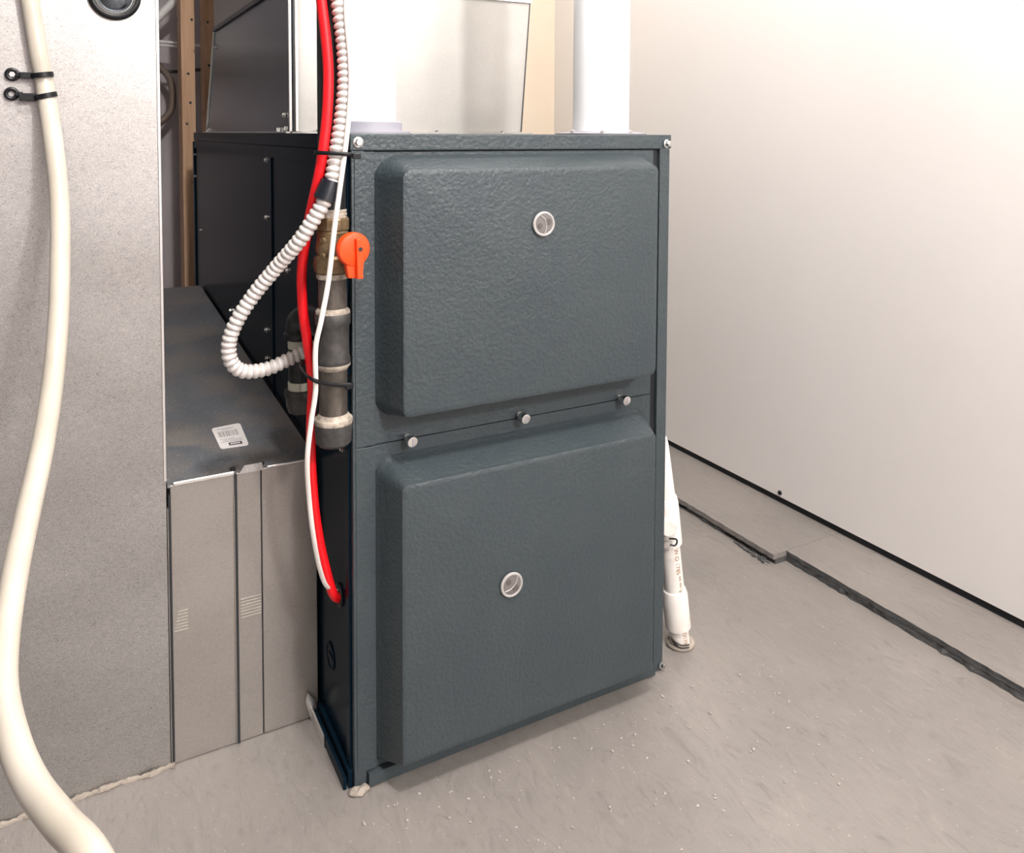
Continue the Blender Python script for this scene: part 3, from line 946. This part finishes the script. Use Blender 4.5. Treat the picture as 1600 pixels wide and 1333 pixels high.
# ---------------------------------------------------------------- cables
RED = [(-0.055, -0.03, 1.2417), (-0.0499, -0.03, 1.1164), (-0.0473, -0.03, 1.0642), (-0.0437, -0.03, 1.0192), (-0.0386, -0.03, 0.974), (-0.0358, -0.03, 0.9282), (-0.0386, -0.03, 0.8743), (-0.0457, -0.026, 0.8163), (-0.0534, -0.006, 0.7565), (-0.0567, 0.02, 0.6935), (-0.0543, 0.028, 0.6388), (-0.0482, 0.028, 0.5886), (-0.0428, 0.028, 0.5379), (-0.0444, 0.03, 0.4873), (-0.0434, 0.035, 0.4348), (-0.0397, 0.035, 0.3744), (-0.0312, 0.04, 0.3187), (-0.0204, 0.04, 0.2681), (-0.0118, 0.043, 0.2424), (0.0022, 0.055, 0.2271)]
tag(obj('red_cable', tb(RED, 0.0064, 0.006, 16), 'red', smooth=True), 'thick red cable running down beside the gas pipe', 'cable')
WHT = [(-0.022, -0.03, 1.30), (-0.020, -0.035, 1.15), (-0.0176, -0.045, 1.0673), (-0.0187, -0.047, 1.0041), (-0.0143, -0.047, 0.9511), (-0.0137, -0.047, 0.9128), (-0.0188, -0.048, 0.859), (-0.0278, -0.049, 0.7975), (-0.0355, -0.049, 0.7438),
       (-0.0419, -0.045, 0.6824), (-0.0508, -0.045, 0.6368), (-0.0567, -0.04, 0.6014), (-0.0557, -0.035, 0.5491), (-0.0601, -0.03, 0.5088), (-0.0639, -0.025, 0.4601),
       (-0.0581, -0.01, 0.4049), (-0.0502, 0.0, 0.3496), (-0.0369, 0.02, 0.295), (-0.0227, 0.035, 0.2599), (0.001, 0.058, 0.2370)]
tag(obj('white_wire', tb(WHT, 0.0031, 0.006, 10, flat=0.55, up=(1, -0.4, 0)), 'white_wire', smooth=True), 'thin flat white wire crossing the gas valve', 'cable')

CON = [(-0.036, -0.035, 1.30), (-0.033, -0.035, 1.16), (-0.0288, -0.035, 1.0679), (-0.0246, -0.035, 1.0214), (-0.0180, -0.035, 0.9675), (-0.0167, -0.035, 0.9211), (-0.0216, -0.035, 0.8745), (-0.029, -0.035, 0.8319),
       (-0.0344, -0.035, 0.8007), (-0.0435, -0.034, 0.7777), (-0.0550, -0.024, 0.7539), (-0.0690, -0.010, 0.7273), (-0.0901, 0.02, 0.692), (-0.1116, 0.042, 0.658), (-0.1298, 0.055, 0.6248), (-0.1387, 0.064, 0.5953), (-0.1356, 0.07, 0.5688),
       (-0.1197, 0.076, 0.5526), (-0.0899, 0.083, 0.5493), (-0.0611, 0.088, 0.5563), (-0.0345, 0.091, 0.5650), (-0.0060, 0.0925, 0.5710)]
CO = thing('armoured_conduit', 'white ribbed flexible conduit looping over the return boot', 'conduit', (-0.006, 0.0925, 0.571))
PITCH = 0.0083


def rib(s, th):
    ph = (s / PITCH + 0.10 * math.cos(th)) % 1.0
    return 0.0064 + 0.0034 * (1 - (2 * ph - 1) ** 2) ** 0.75


obj('conduit_sheath', tb(CON, rib, PITCH / 8, 16), 'conduit', CO, smooth=True)
obj('connector', lth([(0.0115, 0.0), (0.0115, 0.010), (0.0095, 0.0105), (0.0095, 0.020)], (-0.0002, 0.0930, 0.5722), (-1, -0.06, -0.2), 18), 'galv_side', CO, smooth=True, label='metal end connector')
obj('tape_sleeve', tb([(-0.0345, -0.034, 0.8030), (-0.0385, -0.034, 0.7915), (-0.0432, -0.0335, 0.7775)], lambda s, th: 0.0118 + 0.10 * s, 0.003, 18), 'blacktape', CO, smooth=True, label='black tape sleeve')


def bundle_tie(name, pts, head, label, w=0.0025):
    t = thing(name, label, 'cable tie', head)
    obj('tie_strap', tb(pts, w, 0.003, 8, flat=0.4, up=(0, 0, 1)), 'black', t, smooth=True)
    h = Vector(head)
    obj('tie_head', bx(h.x - 0.005, h.x + 0.005, h.y - 0.003, h.y + 0.003, h.z - 0.004, h.z + 0.003), 'black', t, bev=0.0008)


bundle_tie('cable_tie', [(-0.008, -0.048, 0.8340), (-0.020, -0.0520, 0.8355), (-0.038, -0.0470, 0.8365), (-0.0510, -0.0365, 0.8370), (-0.0525, -0.0290, 0.8370), (-0.0480, -0.0215, 0.8365), (-0.030, -0.0235, 0.8355), (-0.014, -0.0260, 0.8345), (-0.006, -0.0360, 0.8340), (-0.006, -0.044, 0.8340)],
           (-0.0080, -0.050, 0.8335), 'black cable tie round the cables just below the furnace top')
bundle_tie('cable_tie', [(-0.010, -0.0290, 0.5480), (-0.025, -0.0305, 0.5500), (-0.043, -0.0345, 0.5555), (-0.060, -0.0400, 0.5640), (-0.064, -0.020, 0.5665), (-0.060, 0.020, 0.568), (-0.046, 0.033, 0.566), (-0.024, 0.0165, 0.558), (-0.0035, 0.002, 0.55), (-0.004, -0.017, 0.548)],
           (-0.0115, -0.0275, 0.5465), 'black cable tie round the lower gas pipe below the bell coupling')

# ---------------------------------------------------------------- condensate drain pipe right of the furnace
A0, A1 = Vector((0.5800, 0.035, 0.0)), Vector((0.5300, 0.038, 0.368))
AX = (A1 - A0).normalized()
DP = thing('drain_pipe', 'white PVC drain pipe with couplings leaning at the right side of the furnace', 'pipe', A0)
dp = lambda prof, seg=32: lth(prof, A0, AX, seg)
obj('lower_pipe', dp([(0.0168, 0.0), (0.0168, 0.20)]), 'pvc_warm', DP, smooth=True)
obj('coupling', dp([(0.0168, 0.033), (0.0212, 0.0335), (0.0214, 0.036), (0.0214, 0.092), (0.0190, 0.1005), (0.0168, 0.102)]), 'pvc_warm', DP, smooth=True)
te = obj('tee', dp([(0.0168, 0.183), (0.0212, 0.1835), (0.0214, 0.186), (0.0214, 0.256), (0.0196, 0.264), (0.0168, 0.2655)]), 'pvc_warm', DP, smooth=True)
c = A0 + AX * 0.222
obj('tee_branch', lth([(0.0150, 0.0), (0.0150, 0.022), (0.0125, 0.026), (0.0125, 0.030)], c + Vector((-0.002, 0.0, 0.0)), (-0.55, -0.83, 0.05), 24), 'pvc_warm', te, smooth=True)
obj('upper_pipe', dp([(0.0176, 0.26), (0.0150, 0.355), (0.0135, 0.3655), (0.010, 0.3665)]), 'pvc_warm', DP, smooth=True)
obj('floor_seal', tor(A0 + Vector((0, 0, 0.004)), (0, 0, 1), 0.0200, 0.0045, 28, 8), 'caulk', DP, smooth=True)
obj('black_clip', tb([(0.5335, 0.012, 0.204), (0.5425, 0.005, 0.204), (0.5440, 0.004, 0.199), (0.5395, 0.004, 0.1945), (0.5330, 0.010, 0.1955)], 0.0015, 0.002, 8), 'black', DP, smooth=True)
bm = bmesh.new()
for k in range(3):
    pts = []
    for j in range(12):
        a = 3.3 + j * 0.13
        rr_ = 0.0215 + 0.002 * k
        pts.append((A0.x + rr_ * math.cos(a), A0.y + rr_ * math.sin(a), 0.002 + 0.006 * k + (0.03 - 0.006 * k) * max(0, 0.5 - j / 11)))
    tube(bm, pts, 0.0013, 0.003, 6)
tag(obj('loose_wire', bm, 'cable_dark', smooth=True), 'thin loose wire coiled round the foot of the drain pipe', 'wire')


def wrapped_text(text, size, t0, parent):
    cu = bpy.data.curves.new('print', 'FONT')
    cu.body = text
    cu.size = size
    to = bpy.data.objects.new('print', cu)
    C.objects.link(to)
    bpy.context.view_layer.update()
    me = bpy.data.meshes.new_from_object(to.evaluated_get(bpy.context.evaluated_depsgraph_get()))
    bpy.data.objects.remove(to)
    bm = bmesh.new()
    bm.from_mesh(me)
    # text runs down the pipe on the side facing the front
    a = AX
    f = Vector((0.10, -1, 0))
    f = (f - a * f.dot(a)).normalized()
    s = a.cross(f)
    if s.x < 0:
        s = -s
    r = 0.0171
    for v in bm.verts:
        th = v.co.y / r - 0.32
        v.co = A0 + a * (t0 - v.co.x) + f * (r * math.cos(th)) + s * (r * math.sin(th))
    bmesh.ops.solidify(bm, geom=bm.faces[:], thickness=0.0002)
    return obj('printed_text', bm, 'ink_brown', parent)


wrapped_text('W-D 1785 ** ** W', 0.0105, 0.180, DP)
wrapped_text('D1785', 0.0100, 0.031, DP)

# ---------------------------------------------------------------- unfinished wall behind
for i, (xa, xb, y0, lab) in enumerate(((-0.007, 0.031, 1.60, 'bare pine wall stud behind the return boot'), (0.073, 0.111, 1.70, 'bare pine stud half hidden behind the plenum'))):
    t = thing('wall_stud', lab, 'stud', ((xa + xb) / 2, y0, 0), 'bare wall studs')
    obj('timber', bx(xa, xb, y0, y0 + 0.089, 0.0, ZC - 0.001), 'wood', t, bev=0.0015)
    for z in (1.195, 1.05, 0.96, 0.905):
        obj('knot', lth([(0.0042, 0), (0.003, 0.0006)], ((xa + xb) / 2 + random.uniform(-0.009, 0.012), y0 - 0.0001, z + random.uniform(-0.02, 0.02)), (0, -1, 0), 10), 'rubble', t)
tag(obj('pale_cable', tb([(-0.9, 1.80, 1.175), (-0.04, 1.80, 1.145), (0.07, 1.80, 1.138), (0.5, 1.80, 1.125)], 0.0042, 0.02, 8), 'cable_grey', smooth=True), 'upper pale cable running level behind the studs', 'cable', 'cables behind the studs')
tag(obj('pale_cable', tb([(-0.9, 1.80, 1.162), (-0.05, 1.80, 1.134), (0.02, 1.81, 1.130), (0.045, 1.83, 1.12), (0.05, 1.84, 0.9)], 0.0030, 0.02, 8), 'cable_grey', smooth=True), 'lower pale cable dropping down behind the stud', 'cable', 'cables behind the studs')
tag(obj('dark_cable', tb([(-0.9, 1.86, 1.05), (-0.036, 1.86, 1.056), (0.03, 1.86, 1.062), (0.128, 1.86, 1.066), (0.5, 1.86, 1.06)], 0.0055, 0.02, 8), 'cable_dark', smooth=True), 'dark cable running level on the grey wall behind the studs', 'cable')
tag(obj('curved_hose', tb([(-0.30, 1.84, 1.12), (-0.10, 1.84, 1.10), (-0.022, 1.84, 1.045), (-0.006, 1.84, 0.975), (-0.022, 1.84, 0.915), (-0.10, 1.84, 0.86), (-0.25, 1.84, 0.84)], 0.011, 0.015, 12), 'brown_hose', smooth=True), 'brown hose bending in a curve on the grey wall', 'hose')
tag(obj('pale_brace', tb([(-0.22, 1.78, 1.02), (-0.035, 1.78, 1.235), (0.10, 1.78, 1.392), (0.4, 1.78, 1.74)], 0.013, 0.03, 12), 'cable_grey', smooth=True), 'pale grey pipe rising diagonally behind the duct', 'pipe')

# ---------------------------------------------------------------- crumbs on the floor by the furnace
bm = bmesh.new()
for i in range(230):
    x = random.uniform(-0.02, 0.66)
    y = -0.05 - random.random() ** 1.6 * 0.26
    s = random.uniform(0.0008, 0.0023)
    bmesh.ops.create_icosphere(bm, subdivisions=1, radius=s, matrix=Matrix.Translation((x, y, s * 0.45)) @ Matrix.Rotation(random.random() * 6, 4, 'Z') @ Matrix.Diagonal((random.uniform(.8, 1.8), 1, .6, 1)))
cr = obj('floor_crumbs', bm, 'crumb')
cr['kind'] = 'stuff'
tag(cr, 'tiny plaster crumbs scattered on the floor before the furnace', 'crumbs')
